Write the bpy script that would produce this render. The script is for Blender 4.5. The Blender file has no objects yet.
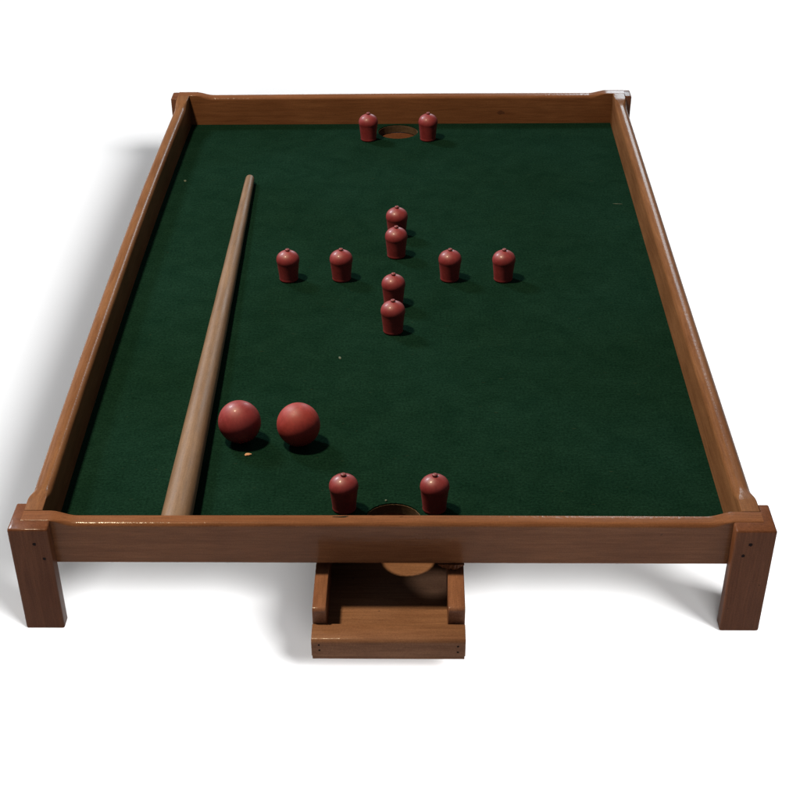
import bpy, bmesh, math, random
from mathutils import Vector, Matrix
random.seed(7)
sc = bpy.context.scene
COL = sc.collection
S = 0.001                                   # everything below is written in millimetres

# ------------------------------------------------------------------ camera
CX, CY, CZ = 14.302, -825.239, 582.028
YAW, PITCH, ROLL, F = 0.0332, 0.6965, 0.0164, 1466.29
PX, PY = -27.07, 281.88
cd = bpy.data.cameras.new('camera'); cam = bpy.data.objects.new('camera', cd); COL.objects.link(cam)
cd.sensor_fit = 'HORIZONTAL'; cd.sensor_width = 36; cd.lens = 36 * F / 800
cd.shift_x = -PX / 800; cd.shift_y = PY / 800
cd.clip_start = 0.02; cd.clip_end = 60
cam.matrix_world = (Matrix.Translation(Vector((CX, CY, CZ)) * S) @ Matrix.Rotation(YAW, 4, 'Z')
                    @ Matrix.Rotation(math.pi / 2 - PITCH, 4, 'X') @ Matrix.Rotation(-ROLL, 4, 'Z'))
sc.camera = cam
sc.render.resolution_x = 1024; sc.render.resolution_y = 1024

# ------------------------------------------------------------------ world, exposure
w = bpy.data.worlds.new('World'); sc.world = w; w.use_nodes = True
bg = w.node_tree.nodes['Background']; bg.inputs['Color'].default_value = (0.95, 0.97, 1, 1); bg.inputs['Strength'].default_value = 0.17
sc.view_settings.view_transform = 'Standard'; sc.view_settings.look = 'None'
sc.view_settings.exposure = 0; sc.view_settings.gamma = 1

# ------------------------------------------------------------------ lamps
LIT_TABLE = bpy.data.collections.new('lit_table')      # the room lamps shine on the table and the pieces
LIT_GROUND = bpy.data.collections.new('lit_ground')    # added lamps without a real source, for the white ground alone
def lamp(name, loc, target, size, power, color, coll, size_y=None, shape='DISK'):
    ld = bpy.data.lights.new(name, 'AREA'); ld.shape = shape; ld.size = size
    if size_y: ld.shape = 'RECTANGLE'; ld.size_y = size_y
    ld.energy = power; ld.color = color
    o = bpy.data.objects.new(name, ld); COL.objects.link(o)
    o.location = Vector(loc) * S
    o.rotation_euler = (Vector(target) - Vector(loc)).to_track_quat('-Z', 'Y').to_euler()
    o.light_linking.receiver_collection = coll
    return o
lamp('ceiling_lamp', (-570, 210, 1500), (0, 300, 0), 0.15, 52, (1, 0.85, 0.58), LIT_TABLE)
lamp('side_lamp', (-1500, 1900, 1650), (0, 400, 0), 0.45, 74, (0.86, 0.93, 1), LIT_TABLE)
lamp('window_lamp', (840, 4300, 1500), (0, 600, 0), 0.5, 33, (0.78, 0.92, 1), LIT_TABLE, size_y=1.2)
lamp('added_ground_key', (4500, -3700, 4400), (-300, 1700, 0), 3.6, 980, (1, 1, 1), LIT_GROUND)  # added key: whitens the ground and throws the table's shadow to the left
lamp('added_back_fill', (-300, 6800, 4600), (-200, 2600, 0), 3.0, 80, (1, 1, 1), LIT_GROUND)  # added fill, put in to brighten the far ground
lamp('added_low_fill', (0, -7400, 2100), (0, 1600, 0), 5.0, 930, (1, 1, 1), LIT_GROUND, size_y=1.6)  # added low fill, lifts the ground shadow beside and under the table

# ------------------------------------------------------------------ materials
def newmat(name):
    m = bpy.data.materials.new(name); m.use_nodes = True
    nt = m.node_tree; return m, nt, nt.nodes['Principled BSDF']
def N(nt, t, **kw):
    n = nt.nodes.new(t)
    for k, v in kw.items():
        if k in n.inputs: n.inputs[k].default_value = v
        else: setattr(n, k, v)
    return n
def ramp(nt, fac, stops):
    r = nt.nodes.new('ShaderNodeValToRGB'); e = r.color_ramp.elements
    while len(e) < len(stops): e.new(0.5)
    for x, (p, c) in zip(e, stops): x.position = p; x.color = (*c, 1) if len(c) == 3 else c
    nt.links.new(fac, r.inputs[0]); return r.outputs[0]
def mix(nt, fac, a, b, mode='MIX'):
    m = nt.nodes.new('ShaderNodeMix'); m.data_type = 'RGBA'; m.blend_type = mode
    for sock, v in ((m.inputs[0], fac), (m.inputs[6], a), (m.inputs[7], b)):
        if isinstance(v, (int, float)): sock.default_value = v
        elif isinstance(v, tuple): sock.default_value = (*v, 1)
        else: nt.links.new(v, sock)
    return m.outputs[2]
def wood(name, axis, dark, light, rough=0.36, spec=0.02, coat=0.09, seed=0.0, wear=0.5, bump=0.12):
    m, nt, b = newmat(name)
    tc = N(nt, 'ShaderNodeTexCoord'); mp = N(nt, 'ShaderNodeMapping')
    sc3 = [1, 1, 1]; sc3[axis] = 0.055
    mp.inputs['Scale'].default_value = sc3; mp.inputs['Location'].default_value = (seed, seed * 1.7, seed * .6)
    nt.links.new(tc.outputs['Object'], mp.inputs[0])
    fine = N(nt, 'ShaderNodeTexNoise', Scale=900, Detail=5, Roughness=0.65); nt.links.new(mp.outputs[0], fine.inputs['Vector'])
    mid = N(nt, 'ShaderNodeTexNoise', Scale=210, Detail=5, Distortion=0.8); nt.links.new(mp.outputs[0], mid.inputs['Vector'])
    big = N(nt, 'ShaderNodeTexNoise', Scale=14, Detail=3); nt.links.new(tc.outputs['Object'], big.inputs['Vector'])
    c1 = ramp(nt, mid.outputs[0], [(0.25, dark), (0.75, light)])
    f = ramp(nt, fine.outputs[0], [(0.3, (0.62, 0.6, 0.58)), (0.6, (1.08, 1.08, 1.08))])
    c2 = mix(nt, 0.55, c1, f, 'MULTIPLY')
    g = ramp(nt, big.outputs[0], [(0.3, (0.78, 0.74, 0.72)), (0.7, (1.12, 1.14, 1.15))])
    c3 = mix(nt, 0.7, c2, g, 'MULTIPLY')
    gr = N(nt, 'ShaderNodeTexNoise', Scale=1100, Detail=2); nt.links.new(tc.outputs['Object'], gr.inputs['Vector'])
    c3 = mix(nt, 0.5, c3, ramp(nt, gr.outputs[0], [(0.3, (0.74, 0.72, 0.72)), (0.7, (1.2, 1.2, 1.2))]), 'MULTIPLY')
    # small dark dents and scuffs
    v = N(nt, 'ShaderNodeTexNoise', Scale=210, Detail=2); nt.links.new(tc.outputs['Object'], v.inputs['Vector'])
    sp = ramp(nt, v.outputs[0], [(0.735, (0, 0, 0)), (0.775, (wear, wear, wear))])
    c4 = mix(nt, sp, c3, tuple(x * 0.3 for x in dark))
    nt.links.new(c4, b.inputs['Base Color'])
    rr = ramp(nt, big.outputs[0], [(0.3, (rough * 0.85,) * 3), (0.7, (rough * 1.25,) * 3)]); nt.links.new(rr, b.inputs['Roughness'])
    b.inputs['Specular IOR Level'].default_value = spec
    b.inputs['Coat Weight'].default_value = coat; b.inputs['Coat Roughness'].default_value = 0.12
    bp = N(nt, 'ShaderNodeBump', Strength=bump, Distance=0.0006)
    h = N(nt, 'ShaderNodeMath', operation='ADD'); nt.links.new(fine.outputs[0], h.inputs[0]); nt.links.new(mid.outputs[0], h.inputs[1])
    nt.links.new(h.outputs[0], bp.inputs['Height']); nt.links.new(bp.outputs[0], b.inputs['Normal'])
    lump = N(nt, 'ShaderNodeBump', Strength=0.32, Distance=0.0006)
    ln = N(nt, 'ShaderNodeTexNoise', Scale=300, Detail=4); nt.links.new(tc.outputs['Object'], ln.inputs['Vector'])
    nt.links.new(ln.outputs[0], lump.inputs['Height']); nt.links.new(lump.outputs[0], b.inputs['Coat Normal'])
    return m
WD, WL = (0.092, 0.0345, 0.0145), (0.127, 0.0520, 0.0230)
M_rail_x = wood('varnished_wood_across', 0, WD, WL, coat=0.17, seed=1)
M_rail_y = wood('varnished_wood_along', 1, (0.090, 0.0375, 0.0165), (0.128, 0.059, 0.027), seed=2)
M_leg = wood('varnished_wood_upright', 2, (0.066, 0.0235, 0.0110), (0.092, 0.035, 0.0165), seed=3)
M_tray_x = wood('tray_wood_across', 0, (0.108, 0.049, 0.026), (0.150, 0.073, 0.040), rough=0.5, coat=0.05, seed=4)
M_tray_y = wood('tray_wood_along', 1, (0.105, 0.043, 0.024), (0.155, 0.068, 0.037), rough=0.45, coat=0.1, seed=5)
M_board = wood('raw_board', 0, (0.045, 0.028, 0.016), (0.075, 0.048, 0.030), rough=0.7, coat=0, seed=6)
M_cue = wood('cue_wood', 1, (0.100, 0.058, 0.032), (0.124, 0.073, 0.042), rough=0.5, spec=0.2, coat=0.0, seed=7, wear=0.3)

def mat_felt():
    m, nt, b = newmat('green_felt')
    tc = N(nt, 'ShaderNodeTexCoord')
    fz = N(nt, 'ShaderNodeTexNoise', Scale=520, Detail=6, Roughness=0.75); nt.links.new(tc.outputs['Object'], fz.inputs['Vector'])
    md = N(nt, 'ShaderNodeTexNoise', Scale=38, Detail=5, Roughness=0.6, Distortion=0.6); nt.links.new(tc.outputs['Object'], md.inputs['Vector'])
    mp = N(nt, 'ShaderNodeMapping'); mp.inputs['Scale'].default_value = (0.35, 2.2, 1); mp.inputs['Rotation'].default_value = (0, 0, 0.12)
    nt.links.new(tc.outputs['Object'], mp.inputs[0])
    st = N(nt, 'ShaderNodeTexNoise', Scale=260, Detail=3); nt.links.new(mp.outputs[0], st.inputs['Vector'])
    bgn = N(nt, 'ShaderNodeTexNoise', Scale=5.5, Detail=4); nt.links.new(tc.outputs['Object'], bgn.inputs['Vector'])
    c = ramp(nt, bgn.outputs[0], [(0.3, (0.0029, 0.0106, 0.0058)), (0.7, (0.0037, 0.0138, 0.0088))])
    c = mix(nt, 1, c, ramp(nt, fz.outputs[0], [(0.32, (0.40, 0.46, 0.46)), (0.68, (1.55, 1.48, 1.48))]), 'MULTIPLY')
    c = mix(nt, 1, c, ramp(nt, md.outputs[0], [(0.3, (0.78, 0.84, 0.82)), (0.7, (1.2, 1.13, 1.13))]), 'MULTIPLY')
    c = mix(nt, 1, c, ramp(nt, st.outputs[0], [(0.3, (0.85, 0.88, 0.85)), (0.7, (1.12, 1.1, 1.12))]), 'MULTIPLY')
    # sparse lint and worn, yellowish fibres
    v = N(nt, 'ShaderNodeTexNoise', Scale=330, Detail=1); nt.links.new(mp.outputs[0], v.inputs['Vector'])
    k = ramp(nt, v.outputs[0], [(0.765, (0, 0, 0)), (0.80, (0.35, 0.35, 0.35))])
    c = mix(nt, k, c, (0.030, 0.026, 0.012))
    nt.links.new(c, b.inputs['Base Color'])
    b.inputs['Roughness'].default_value = 0.95; b.inputs['Specular IOR Level'].default_value = 0.0
    b.inputs['Sheen Weight'].default_value = 0.012; b.inputs['Sheen Roughness'].default_value = 0.4
    b.inputs['Sheen Tint'].default_value = (0.45, 1.0, 0.9, 1)
    bp = N(nt, 'ShaderNodeBump', Strength=0.6, Distance=0.0008)
    nt.links.new(fz.outputs[0], bp.inputs['Height']); nt.links.new(bp.outputs[0], b.inputs['Normal'])
    return m
M_felt = mat_felt()

def mat_paint(name, col, rough, spec=0.5, coat=0.0, chip=0.0):
    m, nt, b = newmat(name)
    tc = N(nt, 'ShaderNodeTexCoord')
    n1 = N(nt, 'ShaderNodeTexNoise', Scale=70, Detail=5, Roughness=0.65); nt.links.new(tc.outputs['Object'], n1.inputs['Vector'])
    n2 = N(nt, 'ShaderNodeTexNoise', Scale=420, Detail=3); nt.links.new(tc.outputs['Object'], n2.inputs['Vector'])
    c = ramp(nt, n1.outputs[0], [(0.3, tuple(x * 0.80 for x in col)), (0.7, tuple(x * 1.15 for x in col))])
    c = mix(nt, 0.5, c, ramp(nt, n2.outputs[0], [(0.3, (0.8, 0.8, 0.8)), (0.7, (1.15, 1.15, 1.15))]), 'MULTIPLY')
    if chip:
        k = ramp(nt, n2.outputs[0], [(0.72, (0, 0, 0)), (0.76, (chip, chip, chip))])
        c = mix(nt, k, c, tuple(x * 0.3 for x in col))
    nt.links.new(c, b.inputs['Base Color'])
    rr = ramp(nt, n1.outputs[0], [(0.3, (rough * 0.8,) * 3), (0.7, (rough * 1.3,) * 3)]); nt.links.new(rr, b.inputs['Roughness'])
    b.inputs['Specular IOR Level'].default_value = spec
    b.inputs['Coat Weight'].default_value = coat; b.inputs['Coat Roughness'].default_value = 0.16
    bp = N(nt, 'ShaderNodeBump', Strength=0.15, Distance=0.0004)
    nt.links.new(n1.outputs[0], bp.inputs['Height']); nt.links.new(bp.outputs[0], b.inputs['Normal'])
    return m
M_peg = mat_paint('red_skittle_paint', (0.132, 0.0155, 0.0175), 0.50, spec=0.3, coat=0.07, chip=0.4)
M_knob = mat_paint('red_knob_paint', (0.100, 0.015, 0.017), 0.5, spec=0.3)
M_ball_a = mat_paint('pinkish_red_ball_paint', (0.146, 0.018, 0.020), 0.48, spec=0.28, coat=0.05)
M_ball_b = mat_paint('orange_red_ball_paint', (0.166, 0.017, 0.015), 0.55, spec=0.3)
M_hole = mat_paint('nail_hole_dark', (0.008, 0.005, 0.004), 0.9, spec=0.1)
M_chip = mat_paint('pale_wood_chip', (0.34, 0.17, 0.09), 0.8)
M_lint = mat_paint('pale_lint', (0.045, 0.055, 0.035), 0.9)
M_stain = mat_paint('dark_paint_smear', (0.007, 0.010, 0.008), 0.9, spec=0.0)

def mat_ground():
    m, nt, b = newmat('white_ground')
    tc = N(nt, 'ShaderNodeTexCoord')
    n = N(nt, 'ShaderNodeTexNoise', Scale=3, Detail=3); nt.links.new(tc.outputs['Object'], n.inputs['Vector'])
    nt.links.new(ramp(nt, n.outputs[0], [(0.3, (0.87, 0.87, 0.87)), (0.7, (0.885, 0.885, 0.885))]), b.inputs['Base Color'])
    b.inputs['Roughness'].default_value = 0.9; b.inputs['Specular IOR Level'].default_value = 0.0
    return m
M_ground = mat_ground()

# ------------------------------------------------------------------ mesh helpers
def finish(name, bm, mat, parent=None, smooth=None, coll=LIT_TABLE):
    bmesh.ops.recalc_face_normals(bm, faces=bm.faces[:])
    me = bpy.data.meshes.new(name)
    for v in bm.verts: v.co *= S
    bm.to_mesh(me); bm.free()
    me.materials.append(mat)
    if smooth is not None:
        me.shade_smooth()
        me.set_sharp_from_angle(angle=math.radians(smooth))
    o = bpy.data.objects.new(name, me); COL.objects.link(o)
    if coll is not None: coll.objects.link(o)
    if parent: o.parent = parent
    return o
def bx(bm, x0, x1, y0, y1, z0, z1):
    vs = [bm.verts.new((x, y, z)) for z in (z0, z1) for x, y in ((x0, y0), (x1, y0), (x1, y1), (x0, y1))]
    for f in ((3, 2, 1, 0), (4, 5, 6, 7), (0, 1, 5, 4), (1, 2, 6, 5), (2, 3, 7, 6), (3, 0, 4, 7)): bm.faces.new([vs[i] for i in f])
    return vs
def bevel_all(bm, r, seg=3, angle=40):
    es = [e for e in bm.edges if len(e.link_faces) == 2 and math.degrees(e.calc_face_angle(0)) > angle]
    bmesh.ops.bevel(bm, geom=es, offset=r, segments=seg, profile=0.5, affect='EDGES', clamp_overlap=True)
def subdivide_long(bm, n):
    bmesh.ops.subdivide_edges(bm, edges=bm.edges[:], cuts=n, use_grid_fill=True)
def lathe(bm, prof, n=40, axis=None, origin=(0, 0, 0)):
    rings = []
    for r, z in prof:
        if r < 1e-6: rings.append([bm.verts.new((0, 0, z))])
        else: rings.append([bm.verts.new((r * math.cos(2 * math.pi * k / n), r * math.sin(2 * math.pi * k / n), z)) for k in range(n)])
    for a, b in zip(rings, rings[1:]):
        for k in range(n):
            k2 = (k + 1) % n
            if len(a) == 1 and len(b) > 1: bm.faces.new((a[0], b[k], b[k2]))
            elif len(b) == 1 and len(a) > 1: bm.faces.new((a[k], b[0], a[k2]))
            elif len(a) > 1: bm.faces.new((a[k], b[k], b[k2], a[k2]))
    if axis is not None:
        q = Vector((0, 0, 1)).rotation_difference(Vector(axis).normalized())
        for v in bm.verts: v.co = q @ v.co + Vector(origin)
def empty(name, loc, label, cat, group=None):
    o = bpy.data.objects.new(name, None); COL.objects.link(o); o.location = Vector(loc) * S
    o.empty_display_size = 0.02
    tag(o, label, cat, group); return o
def tag(o, label, cat, group=None):
    o['label'] = label; o['category'] = cat
    if group: o['group'] = group

# ------------------------------------------------------------------ dimensions (mm), z = 0 on the cloth
W, L, WI, RT = 250.0, 870.0, 237.2, 12.6
TM, TR, B, H = 30.0, 32.4, 2.4, 51.7
E_, E2, LW, D = 7.2, 11.0, 27.2, 22.2
BOWL, BOWR = -4.6, -0.4
def sstep(a, b, x):
    t = max(0, min(1, (x - a) / (b - a))); return t * t * (3 - 2 * t)
def bow(x, y):                                           # the left rail has bent outwards a little over the years
    t = max(0, min(1, y / L)); k = 4 * t * (1 - t)
    return x + (BOWL if x < 0 else BOWR) * k

# ------------------------------------------------------------------ ground
g = bmesh.new(); 
vs = [g.verts.new(p) for p in ((-9000, -7000, -H), (9000, -7000, -H), (9000, 12000, -H), (-9000, 12000, -H))]; g.faces.new(vs)
ground = finish('ground', g, M_ground, coll=LIT_GROUND); ground['kind'] = 'structure'

# ------------------------------------------------------------------ the table
table = empty('table_game', (0, L / 2, -H), 'low wooden table game with green felt bed, four short legs and ball tray', 'table game')
def inside(o, p=table):                                  # keep world coordinates while parenting to an Empty away from the origin
    o.parent = p
    o.matrix_parent_inverse = Matrix.Translation(-p.location) if p is table else Matrix.Identity(4)
    return o

def rail(axis, a0, a1, c_in, c_out, rmid, notch, mat, bowed=False, zlow=TM):
    """a rail running along axis (0=x, 1=y): upright plank whose top edge is rounded and a little lower between its ends"""
    bm = bmesh.new()
    n = 90; st = []
    for i in range(n + 1):
        s = i / n; st.append(a0 + (a1 - a0) * s)
    for e0 in (notch[0], notch[1]):
        for k in range(13): st += [a0 + e0 * k / 12 * 1.0 + 0, a1 - e0 * k / 12]
        for k in range(13): st += [a0 + notch[0] + (notch[1] - notch[0]) * k / 12, a1 - notch[0] - (notch[1] - notch[0]) * k / 12]
    st = sorted(set(round(x, 3) for x in st))
    th = abs(c_out - c_in); sgn = 1 if c_out > c_in else -1
    rings = []
    for s in st:
        dd = min(s - a0, a1 - s)
        k = sstep(notch[0], notch[1], dd)
        zt = TR + (zlow - TR) * k + 0.25 * math.sin(s * 0.013 + a0) * k
        r = 0.7 + (rmid - 0.7) * sstep(notch[0] - 2, notch[1] - 3, dd)
        pr = [(0, -B + 0.8), (0, 4), (0, 12)]
        for q in range(9):
            t = math.pi / 2 * q / 8; pr.append((r - r * math.cos(t), zt - r + r * math.sin(t)))
        for q in range(9):
            t = math.pi / 2 * q / 8; pr.append((th - r + r * math.sin(t), zt - r + r * math.cos(t)))
        pr += [(th, 12), (th, 4), (th, -B + 0.8), (th - 0.8, -B), (0.8, -B)]
        ring = []
        for u, z in pr:
            cc = c_in + sgn * u
            p = (s, cc, z) if axis == 0 else ((bow(cc, s) if bowed else cc), s, z)
            ring.append(bm.verts.new(p))
        rings.append(ring)
    m_ = len(rings[0])
    for a, b in zip(rings, rings[1:]):
        for k in range(m_): bm.faces.new((a[k], a[(k + 1) % m_], b[(k + 1) % m_], b[k]))
    bm.faces.new(rings[0]); bm.faces.new(rings[-1][::-1])
    return bm
r_front = inside(finish('rail', rail(0, -W, W, RT, 0, 3.2, (19, 37), M_rail_x), M_rail_x, smooth=35))
r_far = inside(finish('rail', rail(0, -W, W, L - RT, L, 3.2, (19, 40), M_rail_x), M_rail_x, smooth=35))
r_left = inside(finish('rail', rail(1, RT + .15, L - RT - .15, -WI, -W + .1, 5.4, (14, 36), M_rail_y, True), M_rail_y, smooth=35))
r_right = inside(finish('rail', rail(1, RT + .15, L - RT - .15, WI, W - .1, 5.4, (14, 36), M_rail_y, True), M_rail_y, smooth=35))
r_front['label'] = 'front rail with scuffed and highlighted top edge'

# bed: board and cloth with the two round holes cut right through
HOLES = [(1.5, 52.2, 19.6), (-2.5, 832.5, 21.8)]
def plate(name, z0, z1, inset, grow, mat):
    cu = bpy.data.curves.new(name, 'CURVE'); cu.dimensions = '2D'; cu.fill_mode = 'BOTH'; cu.extrude = (z1 - z0) / 2 * S
    out = []
    y0, y1 = RT + inset, L - RT - inset
    for i in range(41): y = y0 + (y1 - y0) * i / 40; out.append((bow(WI, y) - inset, y))
    for i in range(41): y = y1 + (y0 - y1) * i / 40; out.append((bow(-WI, y) + inset, y))
    loops = [out]
    for hx, hy, hr in HOLES:
        loops.append([(hx + (hr + grow + 0.25 * math.sin(k * 1.9)) * math.cos(2 * math.pi * k / 72), hy + (hr + grow + 0.25 * math.sin(k * 2.7)) * math.sin(2 * math.pi * k / 72)) for k in range(72)])
    for lp in loops:
        sp = cu.splines.new('POLY'); sp.points.add(len(lp) - 1)
        for p, (x, y) in zip(sp.points, lp): p.co = (x * S, y * S, 0, 1)
        sp.use_cyclic_u = True
    tmp = bpy.data.objects.new('tmp', cu); COL.objects.link(tmp)
    me = bpy.data.meshes.new_from_object(tmp.evaluated_get(bpy.context.evaluated_depsgraph_get()))
    bpy.data.objects.remove(tmp); me.name = name
    for v in me.vertices: v.co.z += (z0 + z1) / 2 * S
    me.materials.clear(); me.materials.append(mat)
    o = bpy.data.objects.new(name, me); COL.objects.link(o); LIT_TABLE.objects.link(o)
    return inside(o)
cloth = plate('felt_cloth', -1.0, 0.0, 0.15, 0.5, M_felt)
board = plate('bed_board', -8.2, -1.05, 0.1, 0.0, M_board)

# corner posts: an L that wraps the frame corner above, a solid foot below
def post(sx, far):
    bm = bmesh.new()
    yf = 0 if far else -E2
    z1, zn = TR - 0.25, -B - 0.15
    # plan outlines, for the front left corner
    xo, xi, xw = -W - E_, -W - E_ + LW, -W - 0.05
    yb = D; yfr = -E2; yn = -0.05
    if far:     # flush with the back of the far rail: only the outer cheek rises beside the frame
        low = [(xo, 0), (xi, 0), (xi, yb), (xo, yb)]
        up = [(xo, 0), (xw, 0), (xw, yb), (xo, yb)]
    else:
        low = [(xo, yfr), (xi, yfr), (xi, yb), (xo, yb)]
        up = [(xo, yfr), (xi, yfr), (xi, yn), (xw, yn), (xw, yb), (xo, yb)]
    # one closed shell: foot block with the L standing on part of its top
    def ring(pts, z): return [bm.verts.new((x, y, z)) for x, y in pts]
    if far:
        b0 = ring(low, -H); m0 = ring(low, zn); bm.verts.index_update()
        mx = bm.verts.new((xw, 0, zn)); my = bm.verts.new((xw, yb, zn))
        t = ring(up, z1)
        bm.faces.new(b0[::-1])
        bm.faces.new((b0[0], b0[1], m0[1], mx, t[1], t[0], m0[0]))
        bm.faces.new((b0[1], b0[2], m0[2], m0[1]))
        bm.faces.new((b0[2], b0[3], m0[3], t[3], t[2], my, m0[2]))
        bm.faces.new((b0[3], b0[0], m0[0], t[0], t[3], m0[3]))
        bm.faces.new((mx, m0[1], m0[2], my)); bm.faces.new((mx, my, t[2], t[1])); bm.faces.new(t)
    else:
        b0 = ring(up, -H)
        t = ring(up, z1)
        bm.faces.new(b0[::-1]); bm.faces.new(t)
        for k in range(6): bm.faces.new((b0[k], b0[(k + 1) % 6], t[(k + 1) % 6], t[k]))
    bmesh.ops.dissolve_degenerate(bm, dist=1e-5, edges=bm.edges[:])
    bmesh.ops.recalc_face_normals(bm, faces=bm.faces[:])
    seam = lambda v: (v.co.x > xo + 1 and v.co.y > yfr + 1 and not far) or (far and v.co.x > xo + 1 and v.co.z > zn - .1)
    def pick(f): return [e for e in bm.edges if math.degrees(e.calc_face_angle(0)) > 30 and f(e)]
    issm = lambda e: seam(e.verts[0]) and seam(e.verts[1])
    bmesh.ops.bevel(bm, geom=pick(lambda e: not issm(e)), offset=1.6, segments=4, profile=0.5, affect='EDGES', clamp_overlap=True)
    for v in bm.verts:
        if far: v.co.y = L - v.co.y
        if sx > 0: v.co.x = -v.co.x
    o = inside(finish('leg', bm, M_leg, smooth=50))
    return o
legs = {(sx, far): post(sx, far) for sx in (-1, 1) for far in (False, True)}

def disc_pit(bm, x, y, z, r, ny=-1, depth=1.2):
    """small dark nail hole: a shallow ragged dimple set on a face looking towards -y"""
    n = 14
    c = bm.verts.new((x, y + 0.02, z)); ring = []
    ring = [bm.verts.new((x + r * (1 + .25 * math.sin(3 * k + x)) * math.cos(2 * math.pi * k / n), y - 0.06, z + r * (1 + .2 * math.cos(2 * k + z)) * math.sin(2 * math.pi * k / n))) for k in range(n)]
    back = [bm.verts.new((v.co.x, y + 0.25, v.co.z)) for v in ring]
    c2 = bm.verts.new((x, y - 0.02, z))
    for k in range(n):
        bm.faces.new((ring[k], ring[(k + 1) % n], c2)); bm.faces.new((ring[k], back[k], back[(k + 1) % n], ring[(k + 1) % n]))
    bm.verts.remove(c)
for sx, spots in ((-1, ((-240.2, 20.5, 1.3), (-235.2, 8.5, 1.2))), (1, ((240.8, 21.5, 1.35), (237.2, 12.5, 1.25)))):
    for x, z, r in spots:
        bm = bmesh.new(); disc_pit(bm, x, -E2, z, r)
        o = finish('nail_hole', bm, M_hole); o.parent = legs[(sx, False)]; 

# ball tray under the front hole
ZT = -8.4
TX0, TX1, BW = -51.6, 50.8, 9.2
FLOOR = -34.0
bm = bmesh.new(); bx(bm, TX0 + .3, TX1 - .3, -61.6, 92, -36.8, FLOOR); bevel_all(bm, 0.5, 2)
tray = inside(finish('ball_tray', bm, M_tray_x, smooth=40))
tray['label'] = 'open ball tray below the front hole'
def tray_part(name, dims, bev, mat):
    bm = bmesh.new(); bx(bm, *dims); bevel_all(bm, bev, 4)
    o = finish(name, bm, mat, smooth=50); o.parent = tray; return o
for x0, x1, yf in ((TX0, TX0 + BW, -44.2), (TX1 - 11.2, TX1, -43.2)):
    bm = bmesh.new(); bx(bm, x0, x1, yf, 92, FLOOR + 0.05, ZT)
    es = [e for e in bm.edges if all(v.co.y < 0 and v.co.z > -12 for v in e.verts)]
    bmesh.ops.bevel(bm, geom=es, offset=3.0, segments=5, profile=0.5, affect='EDGES')
    bevel_all(bm, 0.5, 2, 60)
    o = finish('side_block', bm, M_tray_y, smooth=50); o.parent = tray
bar = None
bm = bmesh.new(); bx(bm, TX0 - .2, TX1 + .2, -62.4, -44.4, FLOOR + 0.05, -20.5)
es = [e for e in bm.edges if all(v.co.y < -60 and v.co.z > -22 for v in e.verts)]
bmesh.ops.bevel(bm, geom=es, offset=3.4, segments=6, profile=0.5, affect='EDGES')
bevel_all(bm, 0.4, 2, 60)
bar = finish('front_bar', bm, M_tray_x, smooth=50); bar.parent = tray
tray_part('back_bar', (TX0 + BW + .1, TX1 - 11.3, 80, 91.8, FLOOR + .05, ZT), 0.5, M_tray_x)
for x, z in ((-46.6, -24.6), (-46.4, -29.0), (45.9, -25.4), (45.9, -30.2)):
    bm = bmesh.new(); disc_pit(bm, x, -62.4, z, 0.75)
    o = finish('nail_hole', bm, M_hole); o.parent = tray

# pocket under the far hole: a shallow wooden cup closes it from below
bm = bmesh.new(); bx(bm, -32, 27, 800, 860, -13.5, -9.2); bx(bm, -32, -26, 800, 860, -9.15, -8.3); bx(bm, 21, 27, 800, 860, -9.15, -8.3)
pocket = inside(finish('far_pocket_floor', bm, M_leg)); pocket.name = 'pocket_floor'

M_knot = mat_paint('dark_wood_knot', (0.058, 0.021, 0.010), 0.6, spec=0.1)
for x, z, r, st_ in ((113, 12, 1.9, 2.2),):
    bm = bmesh.new(); disc_pit(bm, 0, L - RT, z, r)
    for v in bm.verts: v.co.x = v.co.x * st_ + x
    o = finish('knot', bm, M_knot); o.parent = r_far
# splintered sawn edge of the bed board above the right side of the tray
bm = bmesh.new(); rnd = random.Random(3)
xs = [33 + i * 1.12 for i in range(17)]
tp = [(x, -0.35 - rnd.random() * 1.6 * (1 - abs(i - 8) / 9) - .2) for i, x in enumerate(xs)]
zb = [-3.2 - 4.2 * math.sin(math.pi * i / 16) * (.55 + .45 * rnd.random()) for i in range(17)]
a = [bm.verts.new((x, y, -2.6)) for x, y in tp]; b_ = [bm.verts.new((x, y, z)) for (x, y), z in zip(tp, zb)]
c_ = [bm.verts.new((x, 5, -2.6)) for x in xs]; d_ = [bm.verts.new((x, 5, z)) for x, z in zip(xs, zb)]
for i in range(16):
    bm.faces.new((a[i], a[i + 1], b_[i + 1], b_[i])); bm.faces.new((a[i], c_[i], c_[i + 1], a[i + 1])); bm.faces.new((b_[i], b_[i + 1], d_[i + 1], d_[i]))
bm.faces.new((a[0], b_[0], d_[0], c_[0])); bm.faces.new((a[-1], c_[-1], d_[-1], b_[-1])); bm.faces.new(c_[:1] + d_ + c_[:0:-1])
sp_ = finish('splintered_edge', bm, M_leg); sp_.parent = board

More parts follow.
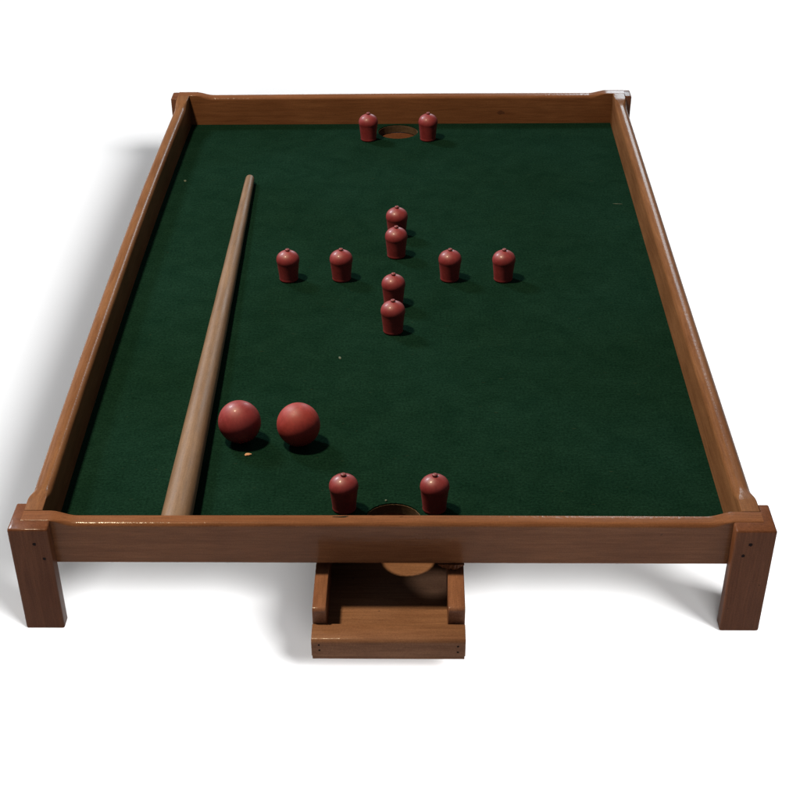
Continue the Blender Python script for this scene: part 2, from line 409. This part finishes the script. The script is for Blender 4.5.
# dark smears on the top of the front rail
def smear(x0, y0, lx, ly, seedv):
    bm = bmesh.new(); n = 22; top = []
    rnd = random.Random(seedv)
    ph = [rnd.random() * 6 for _ in range(3)]
    for k in range(n):
        a = 2 * math.pi * k / n; q = 1 + .3 * math.sin(2 * a + ph[0]) + .25 * math.sin(3 * a + ph[1]) + .12 * math.sin(5 * a + ph[2])
        top.append((x0 + lx * q * math.cos(a), y0 + ly * q * math.sin(a)))
    def z(y): 
        r = 3.2
        if y > RT - r: return TM - r + math.sqrt(max(0, r * r - (y - RT + r) ** 2))
        return TM
    zz = [z(y) + .25 * math.sin(x * 0.013 - W) for x, y in top]
    up = [bm.verts.new((x, y, h + 0.08)) for (x, y), h in zip(top, zz)]
    dn = [bm.verts.new((x, y, h - 0.3)) for (x, y), h in zip(top, zz)]
    c = bm.verts.new((x0, y0, z(y0) + .25 * math.sin(x0 * 0.013 - W) + 0.12))
    for k in range(n):
        bm.faces.new((up[k], up[(k + 1) % n], c)); bm.faces.new((up[k], dn[k], dn[(k + 1) % n], up[(k + 1) % n]))
    o = finish('scuff', bm, M_stain); o.parent = r_front
smear(-33, 8.4, 4.0, 0.9, 1); smear(-11, 11.2, 1.9, 0.6, 2); smear(-56, 11.4, 3.8, 0.45, 3); smear(-112, 11.4, 2.2, 0.5, 4)

# ------------------------------------------------------------------ skittles
PR = [(0, 0), (7.6, 0), (8.4, 0.5), (8.7, 1.3), (8.55, 2.2), (8.65, 3.2), (9.1, 8), (9.6, 12), (10.0, 16.0), (10.25, 17.0), (10.5, 17.9), (10.6, 19.2),
      (10.4, 20.9), (9.8, 22.6), (8.75, 24.2), (7.3, 25.5), (5.6, 26.5), (3.9, 27.25), (2.6, 27.65), (0, 27.8)]
KP = [(0, 26.9), (1.9, 26.9), (1.85, 27.8), (2.1, 28.4), (2.1, 28.9), (1.7, 29.4), (0.9, 29.65), (0, 29.7)]
def skittle():
    t = empty('skittle', (0, 0, 0), '', 'skittle', 'red wooden skittles on the felt')
    bm = bmesh.new(); lathe(bm, PR, 40); finish('body', bm, M_peg, t, smooth=50)
    bm = bmesh.new(); lathe(bm, KP, 20); finish('knob', bm, M_knob, t, smooth=60)
    return t
proto = skittle()
SK = [(-34.9, 807.5, 'red skittle just left of the far hole'),
      (30.8, 807, 'red skittle just right of the far hole'),
      (-0.8, 546, 'red skittle at the far tip of the cross, topmost of the middle column'),
      (-0.9, 498.9, 'red skittle second from the far tip of the cross, overlapping the one behind it'),
      (-99.4, 447.8, 'red skittle at the left end of the row of four'),
      (-50.7, 448.6, 'red skittle second from the left in the row of four'),
      (48.6, 447.6, 'red skittle third from the left in the row of four'),
      (97.6, 446.8, 'red skittle at the right end of the row of four'),
      (-2.3, 396, 'red skittle just nearer than the row of four, partly hidden by another'),
      (-2.1, 343.2, 'red skittle at the near tip of the cross, nearest to the two balls'),
      (-33.8, 64.5, 'glossy red skittle just left of the front hole by the front rail'),
      (31.0, 64.2, 'red skittle just right of the front hole by the front rail')]
for i, (x, y, lab) in enumerate(SK):
    if i == 0: t = proto
    else:
        t = proto.copy(); COL.objects.link(t)
        for ch in proto.children:
            c = ch.copy(); COL.objects.link(c); LIT_TABLE.objects.link(c); c.parent = t
    t.location = Vector((x, y, 0.05)) * S; t.rotation_euler = (0, 0, i * 1.37); t['label'] = lab

# ------------------------------------------------------------------ balls
def ball(x, y, r, mat, label):
    bm = bmesh.new(); bmesh.ops.create_uvsphere(bm, u_segments=64, v_segments=40, radius=r)
    o = finish('ball', bm, mat, smooth=180); o.location = Vector((x, y, r - 0.1)) * S
    o.rotation_euler = (0.4, 0.8, x); tag(o, label, 'ball', 'red balls on the felt')
ball(-117.2, 159.8, 16.4, M_ball_a, 'dusky pinkish red wooden ball beside the cue, left one of the two')
ball(-71.8, 155.6, 16.6, M_ball_b, 'brighter orange red matt ball, right one of the two')

# ------------------------------------------------------------------ cue
bm = bmesh.new()
p0 = Vector((-155.3, 683.0, 5.0)); p1 = Vector((-150.4, 17.0, 11.3))
Lc = (p1 - p0).length; ax = (p1 - p0).normalized()
prof = [(0, 0), (2.2, 0.25), (3.7, 1.1), (4.5, 2.6), (4.7, 4.5)]
for i in range(1, 40):
    s = 5 + (Lc - 8) * i / 39; k = s / Lc
    prof.append((4.7 + 6.3 * k ** 0.95 + 0.06 * math.sin(i * 1.3), s))
prof += [(10.6, Lc - 0.8), (9.6, Lc), (0, Lc)]
lathe(bm, prof, 48, ax, p0)
cue = finish('cue', bm, M_cue, smooth=45)
tag(cue, 'tapered plain wooden cue lying lengthwise on the left of the green felt', 'cue')

# ------------------------------------------------------------------ crumbs on the cloth
def crumb(name, x, y, lx, ly, lz, mat, label, cat, rot=0):
    bm = bmesh.new(); bmesh.ops.create_icosphere(bm, subdivisions=2, radius=1)
    rnd = random.Random(x)
    for v in bm.verts:
        q = 1 + rnd.uniform(-.18, .18); v.co = Vector((v.co.x * lx * q, v.co.y * ly * q, v.co.z * lz * q))
    o = finish(name, bm, mat, smooth=40); o.location = Vector((x, y, lz * .75)) * S; o.rotation_euler = (0, 0, rot)
    tag(o, label, cat); return o
crumb('wood_chip', -110, 138.4, 2.5, 1.7, 0.9, M_chip, 'tiny pale wood chip on the felt in front of the left ball', 'wood chip', .2)
crumb('lint', -46.2, 294.6, 1.0, 2.2, 0.4, M_lint, 'tiny grey green lint speck between the balls and the skittle cross', 'lint', .2)
crumb('lint', -224.8, 688.4, 1.3, 2.2, 0.4, M_lint, 'tiny pale lint speck near the far left rail', 'lint', .2)
crumb('lint', -4, 75.0, 0.8, 1.0, 0.6, M_lint, 'tiny pale lint speck on the rim of the front hole', 'lint')
crumb('lint', 221.2, 622.9, 5.0, 0.4, 0.25, M_lint, 'thin pale thread on the felt near the right rail', 'lint', -.1)
